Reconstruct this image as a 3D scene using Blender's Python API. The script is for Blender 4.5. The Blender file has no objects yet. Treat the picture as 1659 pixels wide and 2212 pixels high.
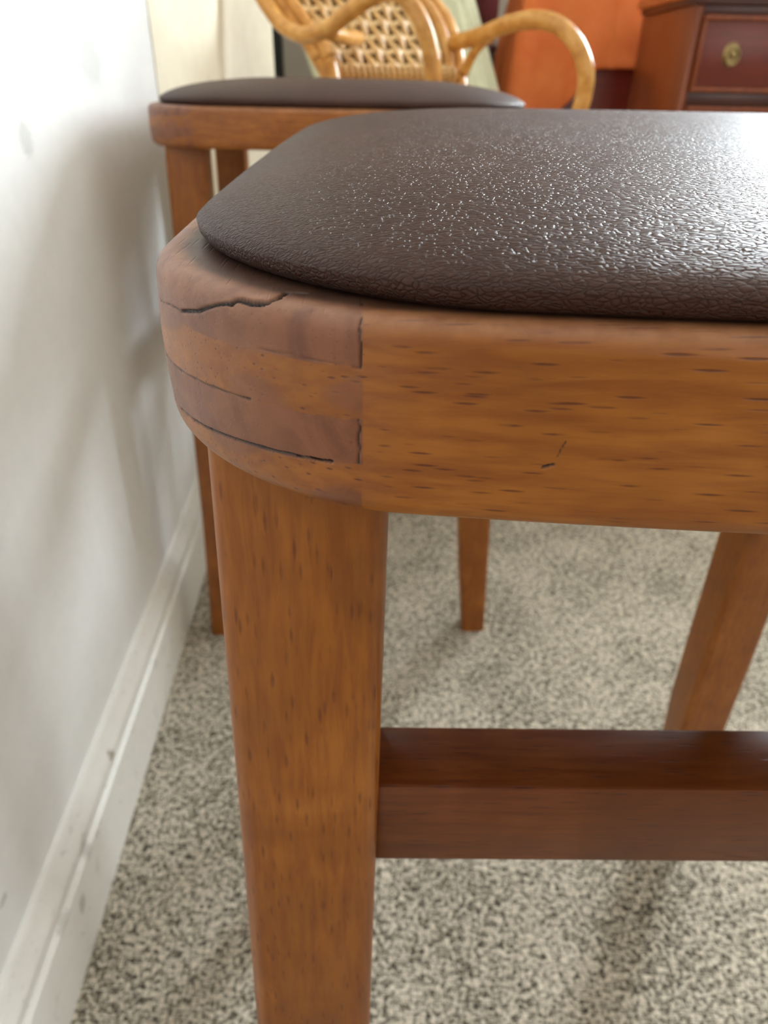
import bpy, bmesh, math, random
import numpy as np
from mathutils import Vector, Matrix
random.seed(4)
C = bpy.context.scene.collection
SC = bpy.context.scene

# ------------------------------------------------------------------ camera
FPX, CX, CY, HOR, ROLL, CAMH = 1550.0, 829.5, 1106.0, 150.0, math.radians(1.2), 0.7012
TH = math.atan((CY - HOR) / FPX)
FW = Vector((0, math.cos(TH), -math.sin(TH)))
R0 = Vector((1, 0, 0)); D0 = Vector((0, -math.sin(TH), -math.cos(TH)))
RT = R0 * math.cos(ROLL) - D0 * math.sin(ROLL)
DN = R0 * math.sin(ROLL) + D0 * math.cos(ROLL)
CAMP = Vector((0, 0, CAMH))
cd = bpy.data.cameras.new('camera'); cam = bpy.data.objects.new('camera', cd); C.objects.link(cam)
cam.matrix_world = Matrix(((RT.x, -DN.x, -FW.x, 0), (RT.y, -DN.y, -FW.y, 0), (RT.z, -DN.z, -FW.z, CAMH), (0, 0, 0, 1)))
cd.sensor_fit = 'VERTICAL'; cd.sensor_height = 36; cd.lens = FPX / 2212 * 36
cd.clip_start = 0.01; cd.clip_end = 50
cd.dof.use_dof = True; cd.dof.focus_distance = 0.142; cd.dof.aperture_fstop = 21
SC.camera = cam

def at(px, py, Y):                       # a point of the room that lies Y metres in front of the camera
    d = FW * FPX + RT * (px - CX) + DN * (py - CY)
    return CAMP + d * (Y / d.y)

# ------------------------------------------------------------------ world, lights, exposure
w = bpy.data.worlds.new('world'); SC.world = w; w.use_nodes = True
w.node_tree.nodes['Background'].inputs[0].default_value = (0.75, 0.87, 1, 1)
w.node_tree.nodes['Background'].inputs[1].default_value = 1.2
SC.view_settings.view_transform = 'Standard'; SC.view_settings.look = 'None'
SC.view_settings.exposure = 0.12; SC.view_settings.gamma = 1; SC.view_settings.use_curve_mapping = False

WX0, WX1, WZ0, WZ1, WY = 1.47, 2.11, 0.85, 2.15, 2.95        # the window in the back wall
def area(name, loc, target, sx, sy, power, col):
    l = bpy.data.lights.new(name, 'AREA'); l.shape = 'RECTANGLE'; l.size = sx; l.size_y = sy
    l.energy = power; l.color = col
    o = bpy.data.objects.new(name, l); C.objects.link(o); o.location = loc
    o.rotation_euler = (Vector(target) - Vector(loc)).to_track_quat('-Z', 'Y').to_euler()
    return o
area('window_daylight', ((WX0 + WX1) / 2, WY + 0.16, (WZ0 + WZ1) / 2), ((WX0 + WX1) / 2, 0, (WZ0 + WZ1) / 2), WX1 - WX0, WZ1 - WZ0, 320, (0.85, 0.94, 1.0))
area('front_fill_light', (1.3, -1.585, 1.45), (1.3, 0.4, 1.45), 1.2, 1.2, 10, (1.0, 0.96, 0.9))  # added fill light behind the camera, brightens the wood fronts

# ------------------------------------------------------------------ material helpers
def srgb(r, g, b):
    f = lambda c: (c / 255 / 12.92) if c / 255 <= 0.04045 else ((c / 255 + 0.055) / 1.055) ** 2.4
    return (f(r), f(g), f(b), 1)
class NT:
    def __init__(s, name):
        s.m = bpy.data.materials.new(name); s.m.use_nodes = True; s.t = s.m.node_tree; s.n = s.t.nodes; s.b = s.n['Principled BSDF']
    def new(s, k, **kw):
        n = s.n.new(k)
        for a, v in kw.items(): setattr(n, a, v)
        return n
    def link(s, a, b): s.t.links.new(a, b)
    def set(s, **kw):
        for k, v in kw.items():
            s.b.inputs[k.replace('_', ' ')].default_value = v
    def coords(s, scale=(1, 1, 1), rot=(0, 0, 0), kind='Object'):
        tc = s.new('ShaderNodeTexCoord'); mp = s.new('ShaderNodeMapping')
        mp.inputs['Scale'].default_value = scale; mp.inputs['Rotation'].default_value = rot
        s.link(tc.outputs[kind], mp.inputs[0]); return mp.outputs[0]
    def noise(s, vec, scale, detail=3, rough=0.5, dist=0):
        n = s.new('ShaderNodeTexNoise'); n.inputs['Scale'].default_value = scale; n.inputs['Detail'].default_value = detail
        n.inputs['Roughness'].default_value = rough; n.inputs['Distortion'].default_value = dist
        s.link(vec, n.inputs['Vector']); return n.outputs['Fac']
    def vor(s, vec, scale, feature='F1', rnd=1.0, out='Distance'):
        n = s.new('ShaderNodeTexVoronoi', feature=feature); n.inputs['Scale'].default_value = scale
        n.inputs['Randomness'].default_value = rnd
        s.link(vec, n.inputs['Vector']); return n.outputs[out]
    def ramp(s, fac, stops, interp='LINEAR'):
        r = s.new('ShaderNodeValToRGB'); r.color_ramp.interpolation = interp; e = r.color_ramp.elements
        while len(e) < len(stops): e.new(0.5)
        for k, (p, c) in enumerate(stops):
            e[k].position = p; e[k].color = c if len(c) == 4 else (*c, 1)
        s.link(fac, r.inputs[0]); return r.outputs[0]
    def mix(s, fac, a, b, mode='MIX'):
        n = s.new('ShaderNodeMix', data_type='RGBA', blend_type=mode)
        for sock, v in ((n.inputs[0], fac), (n.inputs[6], a), (n.inputs[7], b)):
            if hasattr(v, 'links'): s.link(v, sock)
            else: sock.default_value = v
        return n.outputs[2]
    def math(s, op, a, b=0.0):
        n = s.new('ShaderNodeMath', operation=op)
        for i, v in enumerate((a, b)):
            if hasattr(v, 'links'): s.link(v, n.inputs[i])
            else: n.inputs[i].default_value = v
        return n.outputs[0]
    def attr(s, name):
        return s.new('ShaderNodeAttribute', attribute_name=name).outputs['Fac']
    def bump(s, h, strength=0.3, dist=0.001):
        n = s.new('ShaderNodeBump'); n.inputs['Strength'].default_value = strength; n.inputs['Distance'].default_value = dist
        s.link(h, n.inputs['Height']); s.link(n.outputs[0], s.b.inputs['Normal']); return n
    def base(s, c): s.link(c, s.b.inputs['Base Color'])
def g(v): return (v, v, v, 1)

def plain(name, col, rough=0.5, metal=0, var=0.12, nscale=30):
    t = NT(name); n = t.noise(t.coords(), nscale, 3)
    dark = tuple(c * (1 - var) for c in col[:3]) + (1,); lite = tuple(min(1, c * (1 + var)) for c in col[:3]) + (1,)
    t.base(t.ramp(n, [(0.3, dark), (0.7, lite)])); t.set(Roughness=rough, Metallic=metal); return t.m

def beech(name, axis, tint=(1, 1, 1)):
    # varnished beech: warm orange brown, fine streaks and short dark flecks along `axis`
    t = NT(name)
    tn = lambda r, g_, b: tuple(c * k for c, k in zip(srgb(r, g_, b)[:3], tint)) + (1,)
    sc = [1, 1, 1]; sc[axis] = 0.06; st = t.coords(tuple(sc))
    sf = [1, 1, 1]; sf[axis] = 0.062 if axis != 2 else 0.17; fl = t.coords(tuple(sf))
    big = t.noise(t.coords(), 22, 3, 0.6, 0.6)
    streak = t.noise(st, 420, 4, 0.6, 0.3)
    c = t.ramp(big, [(0.30, tn(138, 80, 20)), (0.55, tn(160, 95, 27)), (0.75, tn(176, 110, 42))])
    c = t.mix(t.ramp(streak, [(0.34, g(0.60)), (0.60, g(0.0))]), c, tn(122, 60, 16))
    v = t.vor(fl, 900 if axis != 2 else 480, 'F1', 1.0)
    fleck = t.ramp(v, [(0.12, g(1)), (0.27, g(0))] if axis != 2 else [(0.12, g(1)), (0.30, g(0))])
    gate = t.ramp(t.noise(t.coords(), 120, 2), [(0.30, g(0)), (0.48, g(1))])
    fleck = t.math('MULTIPLY', fleck, gate)
    c = t.mix(t.math('MULTIPLY', fleck, 0.8 if axis != 2 else 0.5), c, tn(88, 38, 10))
    dk = t.attr('endgrain')
    worn = t.ramp(t.noise(t.coords(), 75, 4, 0.6, 0.8), [(0.36, tn(98, 52, 36)), (0.62, tn(132, 80, 54))])
    c = t.mix(t.math('MULTIPLY', dk, 0.85), c, worn)
    wear = t.attr('wear')
    pale = t.ramp(t.noise(t.coords(), 160, 5, 0.65), [(0.32, tn(116, 84, 70)), (0.6, tn(168, 126, 100))])
    c = t.mix(t.math('MULTIPLY', wear, 0.85), c, pale)
    grime_shade = t.attr('grime_shade')
    c = t.mix(t.math('MULTIPLY', grime_shade, 0.8), c, tn(40, 26, 20))
    c = t.mix(t.attr('crack'), c, (0.006, 0.004, 0.003, 1))
    t.base(c)
    r = t.math('ADD', t.math('MULTIPLY', streak, 0.16), 0.30)
    r = t.math('ADD', r, t.math('MULTIPLY', wear, 0.22)); t.link(r, t.b.inputs['Roughness'])
    h = t.math('SUBTRACT', t.math('MULTIPLY', streak, 0.35), t.math('MULTIPLY', fleck, 0.8))
    t.bump(h, 0.22, 0.0006)
    return t.m
M = {}
M['beech_x'] = beech('beech_grain_across', 0)
M['beech_y'] = beech('beech_grain_deep', 1)
M['beech_z'] = beech('beech_grain_upright', 2)
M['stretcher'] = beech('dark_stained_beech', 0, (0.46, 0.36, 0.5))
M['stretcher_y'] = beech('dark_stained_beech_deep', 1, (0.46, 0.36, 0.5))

def leather():
    t = NT('brown_leatherette')
    co = t.coords((1, 1, 1)); wv = t.coords((0.55, 1.25, 1))
    warp = t.new('ShaderNodeTexNoise'); warp.inputs['Scale'].default_value = 260; warp.inputs['Detail'].default_value = 2; t.link(wv, warp.inputs['Vector'])
    add = t.new('ShaderNodeVectorMath', operation='MULTIPLY_ADD')
    t.link(warp.outputs['Color'], add.inputs[0]); add.inputs[1].default_value = (0.0025, 0.0025, 0.0025); t.link(wv, add.inputs[2])
    cell = t.vor(add.outputs[0], 1050, 'DISTANCE_TO_EDGE')
    cell2 = t.vor(add.outputs[0], 1900, 'F1')
    wr = t.noise(t.coords((0.35, 1.6, 1), (0, 0, 0.3)), 480, 4, 0.65, 0.5)
    h = t.math('ADD', t.math('MULTIPLY', t.ramp(cell, [(0.0, g(0)), (0.10, g(0.75)), (0.30, g(1))]), 0.8), t.math('ADD', t.math('MULTIPLY', cell2, 0.2), t.math('MULTIPLY', wr, 0.5)))
    tone = t.noise(co, 18, 3)
    t.base(t.ramp(tone, [(0.3, srgb(58, 32, 22)), (0.7, srgb(72, 43, 31))]))
    t.link(t.math('ADD', t.math('MULTIPLY', tone, 0.12), 0.42), t.b.inputs['Roughness'])
    t.set(Specular_IOR_Level=0.28)
    t.bump(h, 0.75, 0.0006); return t.m
M['leather'] = leather()

def carpet():
    t = NT('flecked_grey_carpet')
    co = t.coords()
    a = t.noise(t.coords((1, 0.85, 1)), 245, 3, 0.62, 0.9)
    b = t.noise(t.coords((0.22, 1.6, 1)), 430, 3, 0.6, 0.3)
    b2 = t.noise(t.coords((1.6, 0.3, 1)), 380, 3, 0.6, 0.3)
    soft = t.noise(co, 9, 2)
    m = t.math('ADD', t.math('MULTIPLY', a, 0.54), t.math('ADD', t.math('MULTIPLY', b, 0.34), t.math('MULTIPLY', b2, 0.2)))
    m = t.math('ADD', m, t.math('MULTIPLY', t.math('SUBTRACT', soft, 0.5), 0.10))
    c = t.ramp(m, [(0.455, srgb(66, 61, 52)), (0.515, srgb(124, 117, 103)), (0.56, srgb(200, 190, 171)), (0.64, srgb(232, 222, 204))])
    t.base(c); t.set(Roughness=0.95, Specular_IOR_Level=0.1)
    t.bump(m, 0.9, 0.004); return t.m
M['carpet'] = carpet()

def paint(name, col, rough=0.42, scuff=0.0, chips=()):
    t = NT(name)
    n = t.noise(t.coords(), 60, 4, 0.6); f = t.noise(t.coords(), 900, 2)
    c = t.ramp(n, [(0.25, tuple(x * 0.95 for x in col[:3]) + (1,)), (0.7, col)])
    if scuff:
        s = t.noise(t.coords((6, 1.2, 1)), 55, 4, 0.7, 0.6)
        c = t.mix(t.math('MULTIPLY', t.ramp(s, [(0.60, g(0)), (0.70, g(1))]), scuff), c, srgb(150, 146, 138))
    for (x, y, z), sc_, amt, colr in chips:              # knocks and chips in the paint, each at its own spot
        tc = t.new('ShaderNodeTexCoord'); sub = t.new('ShaderNodeVectorMath', operation='SUBTRACT'); sub.inputs[1].default_value = (x, y, z)
        mul = t.new('ShaderNodeVectorMath', operation='MULTIPLY'); mul.inputs[1].default_value = sc_
        le = t.new('ShaderNodeVectorMath', operation='LENGTH')
        t.link(tc.outputs['Object'], sub.inputs[0]); t.link(sub.outputs[0], mul.inputs[0]); t.link(mul.outputs[0], le.inputs[0])
        d = t.math('ADD', le.outputs['Value'], t.math('MULTIPLY', t.math('SUBTRACT', t.noise(t.coords(), 260, 3), 0.5), 1.1))
        c = t.mix(t.math('MULTIPLY', t.ramp(d, [(0.55, g(1)), (0.95, g(0))]), amt), c, colr)
    t.base(c); t.set(Roughness=rough); t.bump(f, 0.10, 0.0006); return t.m
M['wall'] = paint('white_wall_paint', srgb(236, 237, 236), chips=[((-0.292, 0.640, 0.649), (60, 60, 60), 0.35, srgb(150, 152, 150)), ((-0.300, 0.837, 0.704), (22, 22, 34), 0.3, srgb(168, 172, 172)), ((-0.277, 0.30, 0.17), (130, 130, 220), 0.5, srgb(150, 150, 145))])
M['gloss'] = paint('white_gloss_trim', srgb(236, 235, 230), 0.4, 0.45, [((-0.268, 0.488, 0.104), (130, 130, 48), 0.9, srgb(120, 112, 84)), ((-0.268, 0.497, 0.135), (150, 150, 70), 0.8, srgb(132, 126, 100)), ((-0.265, 0.395, 0.092), (90, 90, 60), 0.45, srgb(140, 134, 124)), ((-0.262, 0.36, 0.06), (120, 120, 90), 0.45, srgb(120, 118, 112)), ((-0.262, 0.33, 0.085), (160, 70, 160), 0.4, srgb(140, 136, 128))])
M['taupe'] = paint('taupe_wall_paint', srgb(176, 164, 148), 0.6)
M['brownwall'] = paint('brown_wall_paint', srgb(112, 96, 82), 0.7)
M['ceil'] = paint('ceiling_paint', srgb(240, 238, 232), 0.8)

def rattan():
    t = NT('varnished_rattan')
    n = t.noise(t.coords(), 45, 4, 0.6); k = t.noise(t.coords((1, 1, 1)), 400, 2)
    c = t.ramp(n, [(0.28, srgb(176, 116, 48)), (0.5, srgb(206, 148, 72)), (0.72, srgb(222, 170, 96))])
    t.base(c); t.set(Roughness=0.24); t.bump(k, 0.08, 0.0008); return t.m
M['rattan'] = rattan()
M['cane'] = plain('woven_cane', srgb(206, 164, 104), 0.38, 0, 0.18, 60)
M['cane_pale'] = plain('pale_woven_cane', srgb(228, 196, 146), 0.35, 0, 0.12, 60)
M['gap_shade'] = plain('weave_gap_shade', srgb(120, 80, 40), 0.6, 0, 0.15, 60)  # dark brown painted for the shade between the cane strands
M['sage'] = plain('sage_upholstery', srgb(190, 190, 158), 0.9, 0, 0.08, 50)
M['curtain'] = plain('cream_curtain_cloth', srgb(232, 224, 202), 0.9, 0, 0.04, 30)
M['black'] = plain('black_lacquer', srgb(14, 14, 15), 0.4)
M['maroon'] = plain('maroon_velvet', srgb(96, 36, 38), 0.9, 0, 0.2, 40)
def orange():
    t = NT('orange_cotton'); n = t.noise(t.coords(), 14, 4, 0.6, 0.4); f = t.noise(t.coords((1, 1, 1)), 700, 2)
    t.base(t.ramp(n, [(0.3, srgb(236, 128, 66)), (0.7, srgb(252, 152, 84))])); t.set(Roughness=0.85)
    t.bump(f, 0.2, 0.001)
    tr = t.new('ShaderNodeBsdfTranslucent'); tr.inputs[0].default_value = srgb(250, 120, 40)
    mx = t.new('ShaderNodeMixShader'); mx.inputs[0].default_value = 0.35
    t.link(t.b.outputs[0], mx.inputs[1]); t.link(tr.outputs[0], mx.inputs[2]); t.link(mx.outputs[0], t.n['Material Output'].inputs[0])
    return t.m
M['orange'] = orange()
def mahogany(name, a, b, axis=2, rough=0.3):
    t = NT(name); s = [1, 1, 1]; s[axis] = 0.1
    n = t.noise(t.coords(tuple(s)), 60, 5, 0.6, 0.6)
    t.base(t.ramp(n, [(0.3, a), (0.7, b)])); t.set(Roughness=rough); return t.m
M['mahog'] = mahogany('mahogany_panel', srgb(112, 52, 24), srgb(140, 70, 32))
M['mahog_red'] = mahogany('red_mahogany_drawer', srgb(92, 34, 24), srgb(118, 46, 30), 0)
M['mahog_dark'] = mahogany('dark_mahogany_carcass', srgb(58, 26, 18), srgb(80, 36, 24), 0)
M['mahog_lit'] = mahogany('lit_mahogany_edge', srgb(170, 92, 48), srgb(196, 114, 62), 1)  # lighter tone paints in the light caught by the chest top's edge
M['brass'] = plain('antique_brass', srgb(170, 150, 106), 0.35, 1.0)
M['plastic'] = plain('white_frame_paint', srgb(235, 236, 236), 0.35)

# ------------------------------------------------------------------ mesh helpers
def obj(name, me, m, parent=None):
    o = bpy.data.objects.new(name, me); C.objects.link(o)
    if m is not None:
        me.materials.clear(); me.materials.append(m)
    if parent: o.parent = parent
    return o
def mesh(name, v, f, smooth=True):
    me = bpy.data.meshes.new(name); me.from_pydata([tuple(p) for p in v], [], [tuple(q) for q in f]); me.update()
    if smooth: me.shade_smooth()
    return me
def from_bm(name, bm, smooth=True, ang=35):
    bmesh.ops.recalc_face_normals(bm, faces=bm.faces)
    me = bpy.data.meshes.new(name); bm.to_mesh(me); bm.free()
    if smooth:
        me.shade_smooth(); me.set_sharp_from_angle(angle=math.radians(ang))
    return me
def box_bm(lo, hi, bev=0.0, seg=2):
    bm = bmesh.new(); bmesh.ops.create_cube(bm, size=1)
    for v in bm.verts:
        v.co = Vector([lo[i] + (v.co[i] + 0.5) * (hi[i] - lo[i]) for i in range(3)])
    if bev: bmesh.ops.bevel(bm, geom=bm.edges[:], offset=bev, segments=seg, profile=0.5, affect='EDGES')
    return bm
def box(name, lo, hi, m, parent=None, bev=0.0):
    return obj(name, from_bm(name, box_bm(lo, hi, bev)), m, parent)
def catmull(pts, n=8):
    P = [Vector(p) for p in pts]; P = [P[0] * 2 - P[1]] + P + [P[-1] * 2 - P[-2]]; out = []
    for i in range(1, len(P) - 2):
        a, b, c, d = P[i - 1:i + 3]
        for k in range(n):
            t = k / n
            out.append(0.5 * ((2 * b) + (c - a) * t + (2 * a - 5 * b + 4 * c - d) * t * t + (3 * b - a - 3 * c + d) * t ** 3))
    out.append(P[-2]); return out
def tube(pts, r, n=12, caps=True, flat=1.0, up=None):
    pts = [Vector(p) for p in pts]; V = []; F = []
    nrm = None
    for i, p in enumerate(pts):
        t = (pts[min(i + 1, len(pts) - 1)] - pts[max(i - 1, 0)]).normalized()
        if nrm is None:
            a = Vector(up) if up else (Vector((0, 0, 1)) if abs(t.z) < 0.9 else Vector((1, 0, 0)))
            nrm = (a - t * a.dot(t)).normalized()
        else: nrm = (nrm - t * nrm.dot(t)).normalized()
        bn = t.cross(nrm); rr = r[i] if hasattr(r, '__len__') else r
        for k in range(n):
            an = 2 * math.pi * k / n
            V.append(p + nrm * (math.cos(an) * rr * flat) + bn * (math.sin(an) * rr))
    for i in range(len(pts) - 1):
        for k in range(n):
            a = i * n + k; b = i * n + (k + 1) % n
            F.append((a, b, b + n, a + n))
    if caps:
        F.append(tuple(range(n))[::-1]); F.append(tuple((len(pts) - 1) * n + k for k in range(n)))
    return V, F
def tube_obj(name, pts, r, m, parent, n=12, smooth_n=8, **kw):
    p = catmull(pts, smooth_n) if smooth_n else pts
    return obj(name, mesh(name, *tube(p, r, n, **kw)), m, parent)
def thing(name, label, cat, loc=(0, 0, 0), rotz=0, group=None):
    o = bpy.data.objects.new(name, None); o.empty_display_size = 0.05; C.objects.link(o)
    o.location = loc; o.rotation_euler = (0, 0, rotz); o['label'] = label; o['category'] = cat
    if group: o['group'] = group
    return o
def struct(o): o['kind'] = 'structure'; return o
def prism(name, prof, p0, p1, m, parent=None):           # profile (across, z) swept along p0 -> p1 on the floor plan
    p0 = Vector(p0); p1 = Vector(p1); t = (p1 - p0).normalized(); nx = Vector((t.y, -t.x, 0)); V = []; n = len(prof)
    for p in (p0, p1):
        for a, z in prof: V.append(p + nx * a + Vector((0, 0, z)))
    F = [(k, (k + 1) % n, (k + 1) % n + n, k + n) for k in range(n)] + [tuple(range(n))[::-1], tuple(range(n, 2 * n))]
    bm = bmesh.new(); vs = [bm.verts.new(v) for v in V]
    for f in F: bm.faces.new([vs[i] for i in f])
    return obj(name, from_bm(name, bm), m, parent)

# ------------------------------------------------------------------ the room
def wallx(y): return -0.264 - 0.0436 * y                # the left wall runs slightly off the camera's axis
YB, YF, XR, ZC = WY, -1.6, 3.1, 2.4
struct(box('floor', (-1.0, YF, -0.05), (XR, YB, 0), M['carpet']))
struct(box('ceiling', (-1.0, YF, ZC), (XR, YB, ZC + 0.06), M['ceil']))
struct(prism('wall_left', [(-0.10, 0), (0, 0), (0, ZC), (-0.10, ZC)], (wallx(YF), YF, 0), (wallx(YB), YB, 0), M['wall']))
sk = [(0.0, 0.0), (0.017, 0.0), (0.017, 0.080), (0.0165, 0.084), (0.0125, 0.0875), (0.0118, 0.094), (0.0145, 0.099), (0.0140, 0.105), (0.0095, 0.112), (0.0070, 0.119), (0.0055, 0.1235), (0.0035, 0.126), (0.0, 0.127)]
struct(prism('baseboard_left', sk, (wallx(YF), YF, 0), (wallx(YB), YB, 0), M['gloss']))
struct(box('wall_right', (XR, YF, 0), (XR + 0.1, YB, ZC), M['taupe']))
struct(box('wall_front', (-1.0, YF - 0.1, 0), (XR, YF, ZC), M['brownwall']))
bm = bmesh.new()
for lo, hi in (((-1.0, YB, 0), (WX0, YB + 0.12, ZC)), ((WX1, YB, 0), (XR + 0.1, YB + 0.12, ZC)), ((WX0, YB, 0), (WX1, YB + 0.12, WZ0)), ((WX0, YB, WZ1), (WX1, YB + 0.12, ZC))):
    b2 = box_bm(lo, hi); tmp = bpy.data.meshes.new('t'); b2.to_mesh(tmp); b2.free(); bm.from_mesh(tmp); bpy.data.meshes.remove(tmp)
struct(obj('wall_back', from_bm('wall_back', bm, False), M['taupe']))
win = bpy.data.objects.new('window_1', None); C.objects.link(win); win['kind'] = 'structure'; win.location = (WX0, YB, WZ0)
ww, wh = WX1 - WX0, WZ1 - WZ0
for k, (lo, hi) in enumerate((((0, 0.02, 0), (ww, 0.08, 0.05)), ((0, 0.02, wh - 0.05), (ww, 0.08, wh)), ((0, 0.02, 0.05), (0.05, 0.08, wh - 0.05)), ((ww - 0.05, 0.02, 0.05), (ww, 0.08, wh - 0.05)), ((ww / 2 - 0.025, 0.02, 0.05), (ww / 2 + 0.025, 0.08, wh - 0.05)))):
    struct(box('window_or_fill_frame', lo, hi, M['plastic'], win, 0.004))

fill_frame = bpy.data.objects.new('fill_light_frame', None); C.objects.link(fill_frame); fill_frame['kind'] = 'structure'; fill_frame.location = (1.3, YF, 1.45)  # frame made up to go round the added fill light
for lo, hi in (((-0.66, 0, 0.6), (0.66, 0.03, 0.66)), ((-0.66, 0, -0.66), (0.66, 0.03, -0.6)), ((-0.66, 0, -0.6), (-0.6, 0.03, 0.6)), ((0.6, 0, -0.6), (0.66, 0.03, 0.6))):
    struct(box('window_or_fill_frame', lo, hi, M['plastic'], fill_frame, 0.004))

# ------------------------------------------------------------------ stools
HW, HD, CR = 0.1885, 0.186, 0.053                        # half width, half depth, corner radius of the seat frame
ZT, ZB = 0.668, 0.6305
def outline(hw, hd, r, bx, by, fine=None, step=0.006):
    """closed outline, counter-clockwise from the middle of the front edge; (N,2) points and outward normals"""
    seg = []
    def line(a, b): seg.append(('l', np.array(a, float), np.array(b, float)))
    def arc(c, a0): seg.append(('a', np.array(c, float), a0))
    line((0, -hd), (hw - r, -hd)); arc((hw - r, -hd + r), -90); line((hw, -hd + r), (hw, hd - r)); arc((hw - r, hd - r), 0)
    line((hw - r, hd), (-hw + r, hd)); arc((-hw + r, hd - r), 90); line((-hw, hd - r), (-hw, -hd + r)); arc((-hw + r, -hd + r), 180); line((-hw + r, -hd), (0, -hd))
    pts = []
    for k, s in enumerate(seg):
        if s[0] == 'l':
            L = np.linalg.norm(s[2] - s[1])
            ts = np.arange(0, L, step) / L
            if fine and k == 8:                          # front edge, left half: fine near the corner
                d = np.concatenate([np.arange(0, 0.034, fine), np.arange(0.034, L, step)]); ts = d / L
            if fine and k == 6:
                d = np.concatenate([np.arange(0, L - 0.02, step), np.arange(L - 0.02, L, fine)]); ts = d / L
            pts += [s[1] + (s[2] - s[1]) * t for t in ts]
        else:
            n = int(r * math.pi / 2 / (fine if fine and k == 7 else min(step, r * 0.14)))
            for i in range(n):
                a = math.radians(s[2] + 90 * i / n); pts.append(s[1] + r * np.array([math.cos(a), math.sin(a)]))
    P = np.array(pts)
    Q = np.stack([P[:, 0] * (1 + bx / hw * (1 - np.clip(np.abs(P[:, 1]) / hd, 0, 1) ** 2)), P[:, 1] * (1 + by / hd * (1 - np.clip(np.abs(P[:, 0]) / hw, 0, 1) ** 2))], 1)
    T = np.roll(Q, -1, 0) - np.roll(Q, 1, 0); T /= np.linalg.norm(T, axis=1)[:, None]
    return Q, np.stack([T[:, 1], -T[:, 0]], 1)

JX, JY = 0.1437, 0.144                                   # where the finger joints end on the front and on the sides
BANDS = (ZB + 0.0120, ZB + 0.0205, ZB + 0.0296)         # z of the joints between fingers and tongues
def polydist(P, line):
    d = np.full(len(P), 9.0); L = [np.array(q, float) for q in line]
    for a, b in zip(L[:-1], L[1:]):
        ab = b - a; t = np.clip(((P - a) @ ab) / (ab @ ab), 0, 1); d = np.minimum(d, np.linalg.norm(P - (a + t[:, None] * ab), axis=1))
    return d
CRACKS = [      # (polyline in stool space, half width, depth, darkness) on the worn corner of the near stool
    ([(-0.1882, -0.1441, 0.6659), (-0.1870, -0.1500, 0.6615), (-0.1863, -0.1530, 0.6597), (-0.1820, -0.1615, 0.6612), (-0.1785, -0.1667, 0.6615)], 0.00022, 0.0003, 0.8),
    ([(-0.1785, -0.1667, 0.6616), (-0.1740, -0.1720, 0.6630), (-0.1703, -0.1754, 0.6652), (-0.1667, -0.1778, 0.6663)], 0.00042, 0.0007, 1.0),
    ([(-0.1667, -0.1778, 0.6663), (-0.1653, -0.1781, 0.6671), (-0.1627, -0.1801, 0.6670), (-0.1601, -0.1813, 0.6674), (-0.1582, -0.1805, 0.6680), (-0.1571, -0.1768, 0.6680), (-0.1540, -0.1770, 0.6680)], 0.00068, 0.0010, 1.0),
    ([(-0.1867, -0.1530, 0.6480), (-0.1816, -0.1629, 0.6486), (-0.1768, -0.1696, 0.6492), (-0.1711, -0.1759, 0.6497), (-0.1641, -0.1818, 0.6502)], 0.00026, 0.0003, 0.75),
    ([(-0.1890, -0.1400, 0.6362), (-0.1860, -0.1550, 0.6374), (-0.1820, -0.1614, 0.6382), (-0.1763, -0.1697, 0.6391), (-0.1692, -0.1772, 0.6402), (-0.1631, -0.1822, 0.6409), (-0.1575, -0.1858, 0.6413), (-0.1522, -0.1885, 0.6417), (-0.1492, -0.1898, 0.6419)], 0.00040, 0.0006, 0.95),
    ([(-0.1439, -0.1826, 0.6680), (-0.14387, -0.1891, 0.6672), (-0.14421, -0.1904, 0.6658), (-0.14389, -0.1912, 0.6634), (-0.1440, -0.1914, 0.6600)], 0.00024, 0.0004, 0.85),
    ([(-0.14426, -0.1917, 0.6509), (-0.1441, -0.1917, 0.6490), (-0.14442, -0.1916, 0.6476), (-0.1441, -0.1916, 0.6455), (-0.14443, -0.1914, 0.6424)], 0.00022, 0.0004, 0.85),
    ([(-0.1641, -0.1818, 0.6600), (-0.1560, -0.1866, 0.6604), (-0.1500, -0.1893, 0.6601), (-0.1440, -0.1914, 0.6600)], 0.00018, 0.0002, 0.35),
    ([(-0.1440, -0.1914, 0.6425), (-0.1480, -0.1900, 0.6421)], 0.00018, 0.0002, 0.4),
    ([(-0.1131, -0.1954, 0.6444), (-0.1114, -0.1956, 0.6450)], 0.00034, 0.0004, 0.9),
    ([(-0.1110, -0.1957, 0.6466), (-0.1104, -0.1958, 0.6485), (-0.1100, -0.1958, 0.6494)], 0.00014, 0.0002, 0.7),
]
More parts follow.
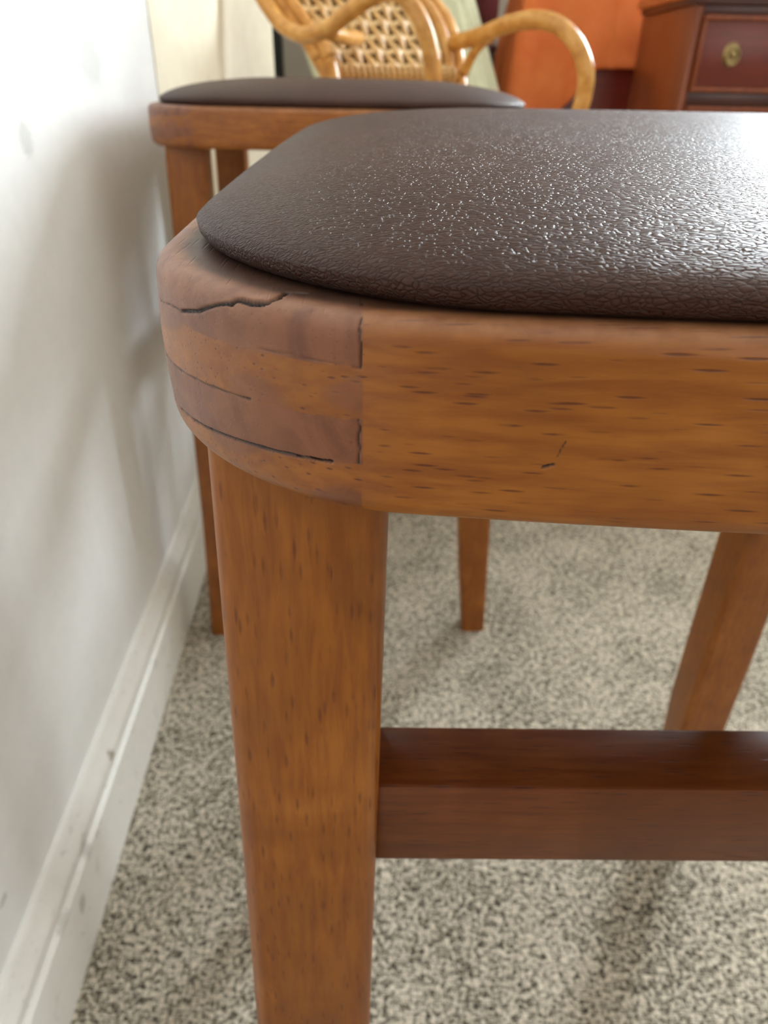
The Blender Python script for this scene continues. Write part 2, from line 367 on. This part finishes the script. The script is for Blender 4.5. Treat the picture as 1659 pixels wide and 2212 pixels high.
def seat_frame(root, fine):
    HW = 0.1885 if fine else 0.1935
    Q, N = outline(HW, HD, CR, 0.004, 0.0140, 0.0003 if fine else None)
    prof = [(0.036, ZB), (0.020, ZB)]
    dz = 0.0003 if fine else 0.0018
    rb, rt = 0.006, 0.0045
    for a in np.linspace(0, 90, max(3, int(rb * 1.57 / dz))):
        prof.append((rb - rb * math.sin(math.radians(a)), ZB + rb - rb * math.cos(math.radians(a))))
    for z in np.arange(ZB + rb + dz, ZT - rt, dz):
        prof.append((-0.0006 * math.sin(math.pi * (z - ZB - rb) / (ZT - ZB - rb - rt)), z))
    for a in np.linspace(0, 90, max(3, int(rt * 1.57 / dz))):
        prof.append((rt - rt * math.cos(math.radians(a)), ZT - rt + rt * math.sin(math.radians(a))))
    if fine: prof += [(d, ZT) for d in np.arange(0.0048, 0.013, 0.0003)]
    prof += [(0.016, ZT), (0.022, ZT), (0.036, ZT)]
    keep = [prof[0]]
    for p in prof[1:]:
        if math.hypot(p[0] - keep[-1][0], p[1] - keep[-1][1]) > dz * 0.55: keep.append(p)
    prof = keep
    d = np.array([p[0] for p in prof]); z = np.array([p[1] for p in prof]); nu, nv = len(Q), len(prof)
    P = np.zeros((nu, nv, 3)); P[:, :, :2] = Q[:, None, :] - N[:, None, :] * d[None, :, None]; P[:, :, 2] = z[None]
    dd = np.gradient(d); dzz = np.gradient(z); ln = np.hypot(dd, dzz) + 1e-9
    no = np.zeros_like(P); no[:, :, :2] = N[:, None, :] * (dzz / ln)[None, :, None]; no[:, :, 2] = (dd / ln)[None]
    F = P.reshape(-1, 3).copy(); NN = no.reshape(-1, 3)
    crack = np.zeros(len(F)); push = np.zeros(len(F)); X, Y, Z = F[:, 0], F[:, 1], F[:, 2]
    corner = (np.abs(X) < 9) & (np.abs(X) > JX) & (np.abs(Y) > JY)
    if fine:
        loc = (X < -0.105) & (Y < -0.10)
        for line, hwid, dep, st in CRACKS:
            dist = np.full(len(F), 9.0); dist[loc] = polydist(F[loc], line)
            jag = 1 + 0.35 * np.sin(X * 5100 + Z * 2300) * np.sin(Y * 4100 - X * 1700)
            k = np.clip(1 - dist / (hwid * jag), 0, 1); push = np.maximum(push, np.minimum(k * 1.6, 1) * dep)
            crack = np.maximum(crack, np.minimum(k * 2.0, 1) * st)
    # end grain of the side rail's fingers on the front, worn corner, dirt and painted gap shade along the cushion
    def sstep(a, b, x): t = np.clip((x - a) / (b - a), 0, 1); return t * t * (3 - 2 * t)
    def finger(xx, zz):                                  # the joints dip slightly towards the corner
        t = np.clip(np.abs(xx) - JX, 0, 0.045)
        return (zz > BANDS[2] - 0.03 * t) | ((zz > BANDS[0] - 0.11 * t) & (zz < BANDS[1] - 0.05 * t))
    fing = finger(X, Z).astype(float)
    end = fing * (np.abs(X) > JX) * (np.abs(Y) > 0.120)
    wob = 0.5 + 0.5 * np.sin(X * 210 + 1.1 * np.sin(Z * 330)) * np.sin(Z * 260 + X * 90 + 1.0)
    tong = (1 - fing) * (np.abs(X) > JX) * (np.abs(Y) > 0.120) * 0.75 * sstep(0.52, 0.8, wob)
    end = np.maximum(end, tong)
    wear = sstep(0.150, 0.172, np.abs(X)) * sstep(0.118, 0.172, np.abs(Y)) * (0.25 + 0.45 * sstep(ZT - 0.006, ZT - 0.001, Z))
    wear = np.maximum(wear, 0.55 * sstep(ZT - 0.003, ZT - 0.0005, Z))
    rim = np.tile(d, nu); grime_shade = sstep(0.0045, 0.0080, rim) * (Z > ZT - 1e-5) * 0.9  # rim colour holds real dirt plus shade painted into the cushion gap
    F -= NN * push[:, None]
    # owner of every quad: 0 front, 1 back, 2 left, 3 right
    idx = np.arange(nu * nv).reshape(nu, nv); A = idx[:, :-1]; B = np.roll(idx, -1, 0)[:, :-1]
    quads = np.stack([A, B, B + 1, A + 1], -1).reshape(-1, 4)
    P0 = P.reshape(-1, 3)
    ctr = P0[quads].mean(1); cx, cy, cz = ctr.T
    incorner = (np.abs(cx) > JX) & (np.abs(cy) > JY)
    sidey = (np.abs(cy) / HD > np.abs(cx) / HW)
    isf = finger(cx, cz)
    fb = np.where(incorner, ~isf, np.where(np.abs(cy) > JY, True, False))
    own = np.where(fb, np.where(cy < 0, 0, 1), np.where(cx < 0, 2, 3))
    for k, nm, m in ((0, 'front_rail', 'beech_x'), (1, 'back_rail', 'beech_x'), (2, 'side_rail', 'beech_y'), (3, 'side_rail', 'beech_y')):
        q = quads[own == k]; used, inv = np.unique(q, return_inverse=True); q2 = inv.reshape(-1, 4)
        me = mesh(nm, F[used], q2)
        for an, arr in (('crack', crack), ('endgrain', end), ('wear', wear), ('grime_shade', grime_shade)):
            at_ = me.attributes.new(an, 'FLOAT', 'POINT'); at_.data.foreach_set('value', arr[used].astype(np.float32))
        nn = NN[used]; me.normals_split_custom_set_from_vertices(nn.tolist()) if not fine else None
        obj(nm, me, M[m], root)

def cushion(root, fine):
    HW = 0.1885 + 0.0005 if fine else 0.1935 - 0.002
    n = 0.0035 if fine else 0.008
    Q, N = outline(HW - 0.0075, HD - 0.0028, 0.062, 0.003, 0.0130, None, n)
    L, Hh = 0.092, (0.0135 if fine else 0.0178)
    prof = [(0.0052, -0.001), (0.0030, 0.0002), (0.0012, 0.0012), (0.0003, 0.0026)]
    for s in np.concatenate([np.linspace(0.0, 0.012, 9), np.linspace(0.015, L, 22)]):
        t = s / L; prof.append((s, 0.0045 + Hh * (1 - (1 - t) ** 2.2) ** 0.66))
    V = []; nu = len(Q); nv = len(prof)
    for (dd, zz) in prof:
        # offsets shrink the outline towards the centre so that the corners stay round
        for q, nn in zip(Q, N):
            f = 1 - dd / (HW - 0.0075) 
            p = q * (1 - dd / 0.176); V.append((p[0], p[1], ZT + zz))
    k = len(prof); base = prof[-1]
    for t in np.linspace(0.12, 0.999, 12):
        for q in Q:
            p = q * (1 - base[0] / 0.176) * (1 - t); V.append((p[0], p[1], ZT + base[1] + 0.0012 * (1 - (1 - t) ** 2)))
        k += 1
    F = []
    for r in range(k - 1):
        for i in range(nu):
            j = (i + 1) % nu; F.append((r * nu + i, r * nu + j, (r + 1) * nu + j, (r + 1) * nu + i))
    o = obj('cushion', mesh('cushion', V, F), M['leather'], root); o['label'] = 'dark brown leatherette seat pad'
    return o

def leg_mesh(sx, sy):
    # outer x, width, front y and depth of the leg against height: near straight, then flaring and tapering to the foot
    zs = [0, 0.02, 0.05, 0.1, 0.15, 0.2, 0.27, 0.34, 0.42, 0.5, 0.57, 0.633]
    ox = np.interp(zs, [0, 0.2, 0.4, 0.633], [0.193, 0.186, 0.1830, 0.1793])
    wd = np.interp(zs, [0, 0.05, 0.1, 0.2, 0.3, 0.633], [0.032, 0.0345, 0.038, 0.042, 0.0425, 0.0415])
    if sy < 0:
        oy = np.interp(zs, [0, 0.2, 0.4, 0.5, 0.633], [0.192, 0.186, 0.178, 0.170, 0.161])
        dp = np.interp(zs, [0, 0.1, 0.25, 0.633], [0.026, 0.030, 0.034, 0.036])
    else:
        oy = np.interp(zs, [0, 0.2, 0.4, 0.633], [0.197, 0.194, 0.192, 0.189])
        dp = np.interp(zs, [0, 0.1, 0.25, 0.633], [0.030, 0.036, 0.041, 0.043])
    r = 0.005; V = []; F = []; ring = []
    for cx_, cy_, a0 in ((1, 1, 0), (0, 1, 90), (0, 0, 180), (1, 0, 270)):
        for a in (0, 22.5, 45, 67.5, 90): ring.append((cx_, cy_, math.radians(a0 + a)))
    n = len(ring)
    for z, o_, w_, y_, d_ in zip(zs, ox, wd, oy, dp):
        for ux, uy, a in ring:
            bx = (w_ - r) if ux else r; by = (d_ - r) if uy else r
            x = (o_ - w_) + bx + r * math.cos(a); y = (y_ - d_) + by + r * math.sin(a)
            V.append((sx * x, sy * y, z))
    for i in range(len(zs) - 1):
        for k in range(n):
            a, b = i * n + k, i * n + (k + 1) % n; F.append((a, b, b + n, a + n))
    F.append(tuple(range(n))); F.append(tuple((len(zs) - 1) * n + k for k in range(n)))
    bm = bmesh.new(); vs = [bm.verts.new(v) for v in V]
    for f in F: bm.faces.new([vs[i] for i in f])
    return from_bm('leg', bm, True, 60)

def stool(label, loc, yaw, fine):
    root = thing('stool', label, 'stool', loc, yaw)
    seat_frame(root, fine); cushion(root, fine)
    for sx, sy in ((-1, -1), (1, -1), (-1, 1), (1, 1)): obj('leg', leg_mesh(sx, sy), M['beech_z'], root)
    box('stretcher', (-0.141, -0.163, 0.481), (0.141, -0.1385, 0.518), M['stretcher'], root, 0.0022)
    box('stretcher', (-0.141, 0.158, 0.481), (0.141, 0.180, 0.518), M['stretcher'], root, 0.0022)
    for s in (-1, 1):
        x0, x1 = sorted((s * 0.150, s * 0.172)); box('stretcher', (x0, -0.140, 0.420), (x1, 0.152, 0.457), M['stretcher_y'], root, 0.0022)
    return root
near = stool('nearest wooden stool with brown padded seat and cracked front left corner', (0.137, 0.3045, 0), math.radians(0.8), True)
far = stool('farther wooden stool with brown padded seat standing close to the white wall', (-0.0575, 0.990, 0), math.radians(3), False)
far.scale = (1.03, 1, 1)                                # this one is a touch wider

# ------------------------------------------------------------------ curtain and the things by the back wall
def curtain():
    V = []; F = []; nu, nz = 120, 14
    ys = np.linspace(1.10, 2.12, nu)
    def off(y, zf):
        e = min(max((y - 1.10) / 0.30, 0), 1); e = e * e * (3 - 2 * e)
        f = 0.020 * math.exp(-((y - 1.40) / 0.13) ** 2) + 0.072 * math.exp(-((y - 1.85) / 0.20) ** 2) + 0.008
        return 0.0005 + e * f * (0.8 + 0.2 * zf)
    for side in (0, 1):
        for j in range(nz):
            z = 0.135 + (2.28 - 0.135) * j / (nz - 1)
            for y in ys:
                o_ = off(y, 1 - j / (nz - 1)) + (min(0.006, 0.001 + (y - 1.10) * 0.03) if side == 0 else 0)
                V.append((wallx(y) + o_, y, z))
    H = nu * nz
    for j in range(nz - 1):
        for i in range(nu - 1):
            a = j * nu + i; F.append((a, a + 1, a + nu + 1, a + nu)); F.append((H + a, H + a + nu, H + a + nu + 1, H + a + 1))
    for j in range(nz - 1):
        for e in (0, nu - 1):
            a = j * nu + e; F.append((a, a + nu, H + a + nu, H + a))
    for i in range(nu - 1):
        for j in (0, nz - 1):
            a = j * nu + i; F.append((a, a + 1, H + a + 1, H + a))
    bm = bmesh.new(); vs = [bm.verts.new(v) for v in V]
    for f in F: bm.faces.new([vs[i] for i in f])
    root = thing('curtain', 'cream curtain hanging in folds along the white wall behind the farther stool', 'curtain', (0, 0, 0))
    obj('drape', from_bm('drape', bm, True, 70), M['curtain'], root)
    tube_obj('curtain_rod', [(wallx(1.06) + 0.045, 1.06, 2.295), (wallx(2.36) + 0.045, 2.16, 2.295)], 0.012, M['brass'], root, 12, 0)
    for y in (1.1, 2.1): box('bracket', (wallx(y) - 0.002, y - 0.01, 2.285), (wallx(y) + 0.045, y + 0.01, 2.305), M['brass'], root, 0.002)
curtain()
p = at(600, 150, 2.34)
post = thing('post', 'narrow black upright post standing between the cream curtain and the rattan chair', 'post', (p.x, 2.34, 0))
box('column', (-0.016, -0.02, 0.02), (0.016, 0.02, 1.25), M['black'], post, 0.004)
box('foot', (-0.018, -0.06, 0), (0.09, 0.06, 0.02), M['black'], post, 0.006)
box('cap', (-0.019, -0.023, 1.25), (0.019, 0.023, 1.265), M['brass'], post, 0.003)

# sage armchair behind the rattan chair
def sage_chair():
    root = thing('armchair', 'sage green upholstered armchair almost hidden behind the rattan chair', 'armchair', (0.08, 2.35, 0))
    P = [at(640, 85, 2.2), at(690, 235, 2.05), at(1062, 235, 2.15), at(1000, 0, 2.3), at(955, -150, 2.4), at(610, -60, 2.3)]
    loc = Vector(root.location)
    bm = bmesh.new(); f0 = [bm.verts.new(q - loc) for q in P]; f = bm.faces.new(f0)
    ext = bmesh.ops.extrude_face_region(bm, geom=[f]); vv = [e for e in ext['geom'] if isinstance(e, bmesh.types.BMVert)]
    for v in vv: v.co += Vector((0.05, 0.14, 0.01))
    bmesh.ops.bevel(bm, geom=bm.edges[:], offset=0.018, segments=3, affect='EDGES')
    obj('backrest', from_bm('backrest', bm), M['sage'], root)
    box('seat', (-0.26, -0.50, 0.26), (0.30, -0.10, 0.44), M['sage'], root, 0.03)
    for x in (-0.22, 0.26):
        for y in (-0.46, -0.14): box('leg', (x - 0.02, y - 0.02, 0), (x + 0.02, y + 0.02, 0.27), M['mahog'], root, 0.004)
sage_chair()

# ------------------------------------------------------------------ rattan armchair
def rattan_chair():
    base = Vector((0.13, 1.62, 0))
    root = thing('rattan_armchair', 'honey coloured rattan armchair with woven back and looped arms', 'armchair', base)
    A = lambda x, y, Y: at(x, y, Y) - base
    # double hoop of the back: left side is nearer, right side farther
    def hoop(dx, r, dy=0):
        L = [(714, 168, 1.50), (698, 128, 1.51), (674, 88, 1.53), (645, 46, 1.55), (612, -6, 1.57), (606, -60, 1.60), (640, -130, 1.64), (730, -165, 1.68), (822, -120, 1.72), (880, -50, 1.74), (923, 0, 1.74), (955, 44, 1.73), (972, 90, 1.71), (980, 132, 1.69), (984, 175, 1.67)]
        pts = []
        cx_, cy_ = 800, 60
        for x, y, Y in L:
            f = dx
            sx = 1 if x > 760 else -1
            pts.append(A(x + sx * f * (1 if abs(x - 760) > 60 else 0.4), y - (abs(f) * (f / abs(f)) if f and abs(x - 760) < 170 and y < -20 else 0), Y + dy))
        a0 = pts[0] + (pts[0] - pts[1]).normalized() * 0.30; a1 = pts[-1] + (pts[-1] - pts[-2]).normalized() * 0.30
        a0.z = max(a0.z, 0.40); a1.z = max(a1.z, 0.40)
        tube_obj('back_hoop', [a0] + pts + [a1], r, M['rattan'], root, 12, 6)
    hoop(-12, 0.0125); hoop(11, 0.0125, 0.01)
    # arms
    near_arm = [(540, -90, 1.60), (552, -35, 1.56), (578, 14, 1.52), (612, 56, 1.48), (655, 76, 1.44), (706, 62, 1.40), (760, 22, 1.37), (812, -12, 1.35), (852, -18, 1.33), (890, 12, 1.32), (916, 62, 1.31), (930, 118, 1.31), (936, 172, 1.31)]
    pts = [A(*q) for q in near_arm]; tip = pts[-1].copy(); e = tip + Vector((0.03, 0.0, -0.33)); foot = Vector((e.x - 0.015, e.y, 0.0))
    tube_obj('armrest', pts + [tip + Vector((0.01, 0, -0.15)), e, foot], 0.0128, M['rattan'], root, 14, 6)
    far_arm = [(978, 92, 1.69), (1012, 85, 1.66), (1050, 72, 1.62), (1095, 53, 1.58), (1150, 43, 1.54), (1203, 53, 1.51), (1243, 92, 1.49), (1265, 150, 1.48), (1262, 205, 1.48), (1250, 250, 1.48)]
    pts = [A(*q) for q in far_arm]; tip = pts[-1]
    rr = 0.0148
    tube_obj('armrest', pts + [Vector((tip.x - 0.02, tip.y, tip.z - 0.2)), Vector((tip.x - 0.03, tip.y, 0.0))], rr, M['rattan'], root, 14, 6)
    tube_obj('arm_brace', [A(1062, 78, 1.62), A(1038, 96, 1.64), A(1018, 124, 1.66), A(1002, 160, 1.675)], 0.009, M['rattan'], root, 10, 5)
    tube_obj('arm_brace', [A(712, 70, 1.42), A(738, 78, 1.47), A(756, 82, 1.52), A(775, 84, 1.58)], 0.012, M['rattan'], root, 10, 5)
    # woven panel: corners on the back plane (lower left, lower right, upper right, upper left)
    LL, LR, UR, UL = A(712, 158, 1.535), A(972, 160, 1.665), A(866, -60, 1.74), A(590, -60, 1.62)
    nrm = (LR - LL).cross(UL - LL).normalized()
    if nrm.y > 0: nrm = -nrm
    def S(u, v): return (LL * (1 - u) + LR * u) * (1 - v) + (UL * (1 - u) + UR * u) * v
    nb = 12; nw = 7
    for i in range(nb):
        u = (i + 0.5) / nb
        pts = [S(u, v) + nrm * (0.0034 * math.sin(math.pi * (v * nw) + math.pi * (i % 2))) for v in np.linspace(0, 1, nw * 4 + 1)]
        obj('cane_strand', mesh('cane_strand', *tube(pts, 0.0080, 6, flat=0.4, up=nrm)), M['cane'], root)
    for j in range(nw):
        v = (j + 0.5) / nw
        pts = [S(u, v) + nrm * (0.0034 * math.sin(math.pi * (u * nb) + math.pi * (j % 2) + math.pi / 2 * 0)) for u in np.linspace(0, 1, nb * 4 + 1)]
        obj('cane_strand', mesh('cane_strand', *tube(pts, 0.0058, 6, flat=0.5, up=nrm)), M['cane_pale'], root)
    back = [S(0, 0) - nrm * 0.012, S(1, 0) - nrm * 0.012, S(1, 1) - nrm * 0.012, S(0, 1) - nrm * 0.012]  # dark sheet added to stand for the shade behind the weave
    bm = bmesh.new(); f = bm.faces.new([bm.verts.new(q) for q in back]); e = bmesh.ops.extrude_face_region(bm, geom=[f])
    for v in e['geom']:
        if isinstance(v, bmesh.types.BMVert): v.co -= nrm * 0.006
    obj('gap_shade_panel', from_bm('gap_shade_panel', bm, False), M['gap_shade'], root)
    # braided edge at the foot of the weave, wrapped with cane
    tube_obj('back_rail', [S(-0.06, -0.01), S(0.5, -0.02), S(1.06, -0.01)], 0.010, M['rattan'], root, 10, 6)
    for k in range(22):
        c = S(k / 21, -0.015); t = (LR - LL).normalized()
        pts = [c + (nrm * math.cos(a) + t.cross(nrm) * math.sin(a)) * 0.0125 + t * 0.004 * math.sin(a * 0.5) for a in np.linspace(0, 2 * math.pi, 13)]
        obj('cane_wrap', mesh('cane_wrap', *tube(pts, 0.0042, 5)), M['cane'], root)
    # seat ring, seat weave and rear legs (hidden below the stools)
    ctr = Vector((0.09, -0.16, 0.42)); ring = [ctr + Vector((0.24 * math.cos(a), 0.22 * math.sin(a), 0)) for a in np.linspace(0, 2 * math.pi, 33)]
    tube_obj('seat_ring', ring, 0.016, M['rattan'], root, 10, 0)
    bm = bmesh.new(); bmesh.ops.create_cone(bm, cap_ends=True, segments=32, radius1=0.235, radius2=0.225, depth=0.02)
    for v in bm.verts: v.co = ctr + Vector((v.co.x, v.co.y * 0.92, v.co.z))
    obj('seat', from_bm('seat', bm), M['cane'], root)
    for x, y in ((-0.10, -0.04), (0.19, 0.02)):
        tube_obj('leg', [ctr + Vector((x * 0.9, y + 0.08, 0)), Vector((ctr.x + x, ctr.y + y + 0.12, 0.2)), Vector((ctr.x + x * 1.05, ctr.y + y + 0.14, 0))], 0.015, M['rattan'], root, 10, 4)
rattan_chair()

# ------------------------------------------------------------------ cabinet under the orange cloth
def draped_cabinet():
    X0, X1, Y0, Y1, ZH = 0.345, 0.86, 2.36, 2.80, 0.915
    root = thing('cabinet', 'plain red brown wooden cabinet under the hanging orange cloth', 'cabinet', ((X0 + X1) / 2, (Y0 + Y1) / 2, 0))
    hx, hy = (X1 - X0) / 2 - 0.03, (Y1 - Y0) / 2 - 0.025
    box('body', (-hx + 0.002, -hy + 0.002, 0.05), (hx - 0.002, hy - 0.002, ZH - 0.03), M['mahog_red'], root, 0.006)
    box('plinth', (-hx + 0.02, -hy + 0.02, 0), (hx - 0.02, hy - 0.02, 0.05), M['mahog_dark'], root, 0.002)
    box('top', (-hx + 0.002, -hy + 0.002, ZH - 0.03), (hx - 0.002, hy - 0.002, ZH - 0.006), M['mahog_red'], root, 0.008)
    # cloth: walk round the plan, hang folds down to a slanting hem
    loc = Vector(((X0 + X1) / 2, (Y0 + Y1) / 2, 0)); Q, N = outline(hx + 0.014, hy + 0.014, 0.03, 0, 0, None, 0.008)
    nu = len(Q); V = []; F = []; rows = 16
    L = np.concatenate([[0], np.cumsum(np.linalg.norm(np.roll(Q, -1, 0) - Q, axis=1))])[:-1]
    def hem(q):
        x = q[0] / hx
        if q[1] < 0: return min(max(0.575 + 0.28 * (x + 0.65), 0.565), 0.715)
        return 0.62
    for side in (0, 1):
        for r in range(rows + 1):
            t = r / rows
            for i in range(nu):
                q = Q[i]; zb = hem(q) + 0.002 * math.sin(L[i] * 40)
                z = ZH - (ZH - zb) * t
                amp = 0.018 * t ** 0.8
                fold = amp * (math.sin(L[i] * 34 + 0.8) + 0.5 * math.sin(L[i] * 71 + 2)) * (1.5 if q[0] < -0.10 else 0.3) + 0.012 * t
                e = max(fold, 0.0) - (0.0025 if side else 0)
                edge = -0.004 * (1 - min(t * 8, 1)) ** 2
                V.append((q[0] + N[i][0] * (e + edge), q[1] + N[i][1] * (e + edge), z - (0.0025 if side else 0)))
    H = nu * (rows + 1)
    for r in range(rows):
        for i in range(nu):
            j = (i + 1) % nu; a, b = r * nu + i, r * nu + j
            F.append((a, a + nu, b + nu, b)); F.append((H + a, H + b, H + b + nu, H + a + nu))
    for i in range(nu):
        j = (i + 1) % nu; a, b = rows * nu + i, rows * nu + j; F.append((a, H + a, H + b, b))
    F.append(tuple(range(nu))); F.append(tuple(H + i for i in range(nu))[::-1])
    o = obj('tablecloth', mesh('tablecloth', V, F), M['orange']); o.location = loc
    o['label'] = 'bright orange cloth draped over the cabinet beside the chest of drawers'; o['category'] = 'tablecloth'
    # maroon cushion leaning between the sage chair and the cloth
    c = at(1040, 10, 2.60)
    bm = bmesh.new(); bmesh.ops.create_cube(bm, size=1); bmesh.ops.subdivide_edges(bm, edges=bm.edges[:], cuts=5, use_grid_fill=True)
    for v in bm.verts:
        x, y, z = v.co * 2; k = (1 - x * x * 0.8) * (1 - z * z * 0.8); v.co = Vector((x * 0.05 * (1 - 0.06 * z * z), y * 0.05 * (0.25 + 0.75 * k), z * 0.12 * (1 - 0.06 * x * x)))
    stand = thing('plant_stand', 'slim dark wooden stand holding a maroon cushion beside the orange cloth', 'stand', (c.x, 2.60, 0))
    h = c.z - 0.10
    box('top', (-0.05, -0.05, h - 0.02), (0.05, 0.05, h), M['mahog_dark'], stand, 0.003)
    for x in (-0.038, 0.038):
        for y in (-0.038, 0.038): box('leg', (x - 0.01, y - 0.01, 0), (x + 0.01, y + 0.01, h - 0.02), M['mahog_dark'], stand, 0.002)
    o = obj('cushion', from_bm('cushion', bm), M['maroon']); o.location = (c.x, 2.60, h + 0.119)
    o['label'] = 'small maroon velvet cushion between the sage armchair and orange cloth'; o['category'] = 'cushion'
draped_cabinet()

# ------------------------------------------------------------------ chest of drawers
def chest():
    X0, Y0 = 0.655, 1.90; Wd, Dp, ZH = 0.62, 0.40, 0.845
    root = thing('chest_of_drawers', 'dark mahogany chest of drawers with brass ring handles beside the orange cloth', 'chest', (X0, Y0, 0))
    box('carcass', (0, 0.012, 0.06), (Wd, Dp, ZH), M['mahog'], root, 0.002)
    box('plinth', (-0.008, 0.0, 0), (Wd + 0.008, Dp, 0.06), M['mahog_dark'], root, 0.004)
    box('top', (-0.016, -0.014, ZH), (Wd + 0.016, Dp + 0.012, ZH + 0.024), M['mahog_lit'], root, 0.006)
    box('top_moulding', (-0.008, -0.006, ZH - 0.012), (Wd + 0.008, Dp, ZH), M['mahog_dark'], root, 0.003)
    # face frame
    box('stile', (0, 0, 0.06), (0.016, 0.012, ZH - 0.012), M['mahog'], root, 0.003)
    box('stile', (Wd - 0.016, 0, 0.06), (Wd, 0.012, ZH - 0.012), M['mahog'], root, 0.003)
    hs = [0.145, 0.165, 0.165, 0.165]; z = ZH - 0.030
    box('face_rail', (0.016, 0.002, z), (Wd - 0.016, 0.012, ZH - 0.012), M['mahog_dark'], root, 0.001)
    for k, h in enumerate(hs):
        z1 = z; z0 = max(z - h, 0.064)
        dr = bpy.data.objects.new('drawer', None); C.objects.link(dr); dr.parent = root; dr.location = (0.018, 0, z0)
        w_, h_ = Wd - 0.036, z1 - z0
        box('drawer_front', (0.008, -0.001, 0.008), (w_ - 0.008, 0.012, h_ - 0.008), M['mahog_red'], dr, 0.001)
        for lo, hi in (((0, -0.007, 0), (w_, 0.006, 0.010)), ((0, -0.007, h_ - 0.010), (w_, 0.006, h_)), ((0, -0.007, 0.010), (0.010, 0.006, h_ - 0.010)), ((w_ - 0.010, -0.007, 0.010), (w_, 0.006, h_ - 0.010))):
            box('beading', lo, hi, M['mahog'], dr, 0.0025)
        for hx in (0.078, w_ - 0.078):
            bm = bmesh.new(); bmesh.ops.create_cone(bm, cap_ends=True, segments=28, radius1=0.020, radius2=0.016, depth=0.005)
            bmesh.ops.create_uvsphere(bm, u_segments=14, v_segments=8, radius=0.0065, matrix=Matrix.Translation((0, 0, 0.006)))
            bmesh.ops.rotate(bm, cent=(0, 0, 0), matrix=Matrix.Rotation(math.radians(90), 3, 'X'), verts=bm.verts)
            for v in bm.verts: v.co = Vector((hx + v.co.x, -0.0035 + v.co.y, h_ / 2 + v.co.z * 1.18))
            ring = [(hx + 0.0135 * math.cos(a), -0.0095, h_ / 2 - 0.003 + 0.0165 * math.sin(a)) for a in np.linspace(0, 2 * math.pi, 29)]
            V, F = tube(ring, 0.0024, 8, caps=False); vs = [bm.verts.new(v) for v in V]
            for f in F: bm.faces.new([vs[i] for i in f])
            obj('handle', from_bm('handle', bm), M['brass'], dr)
        zr = z0 - 0.028
        if k < 3: box('face_rail', (0.016, 0.002, max(zr, 0.062)), (Wd - 0.016, 0.012, z0), M['mahog_dark'], root, 0.001)
        z = zr
chest()
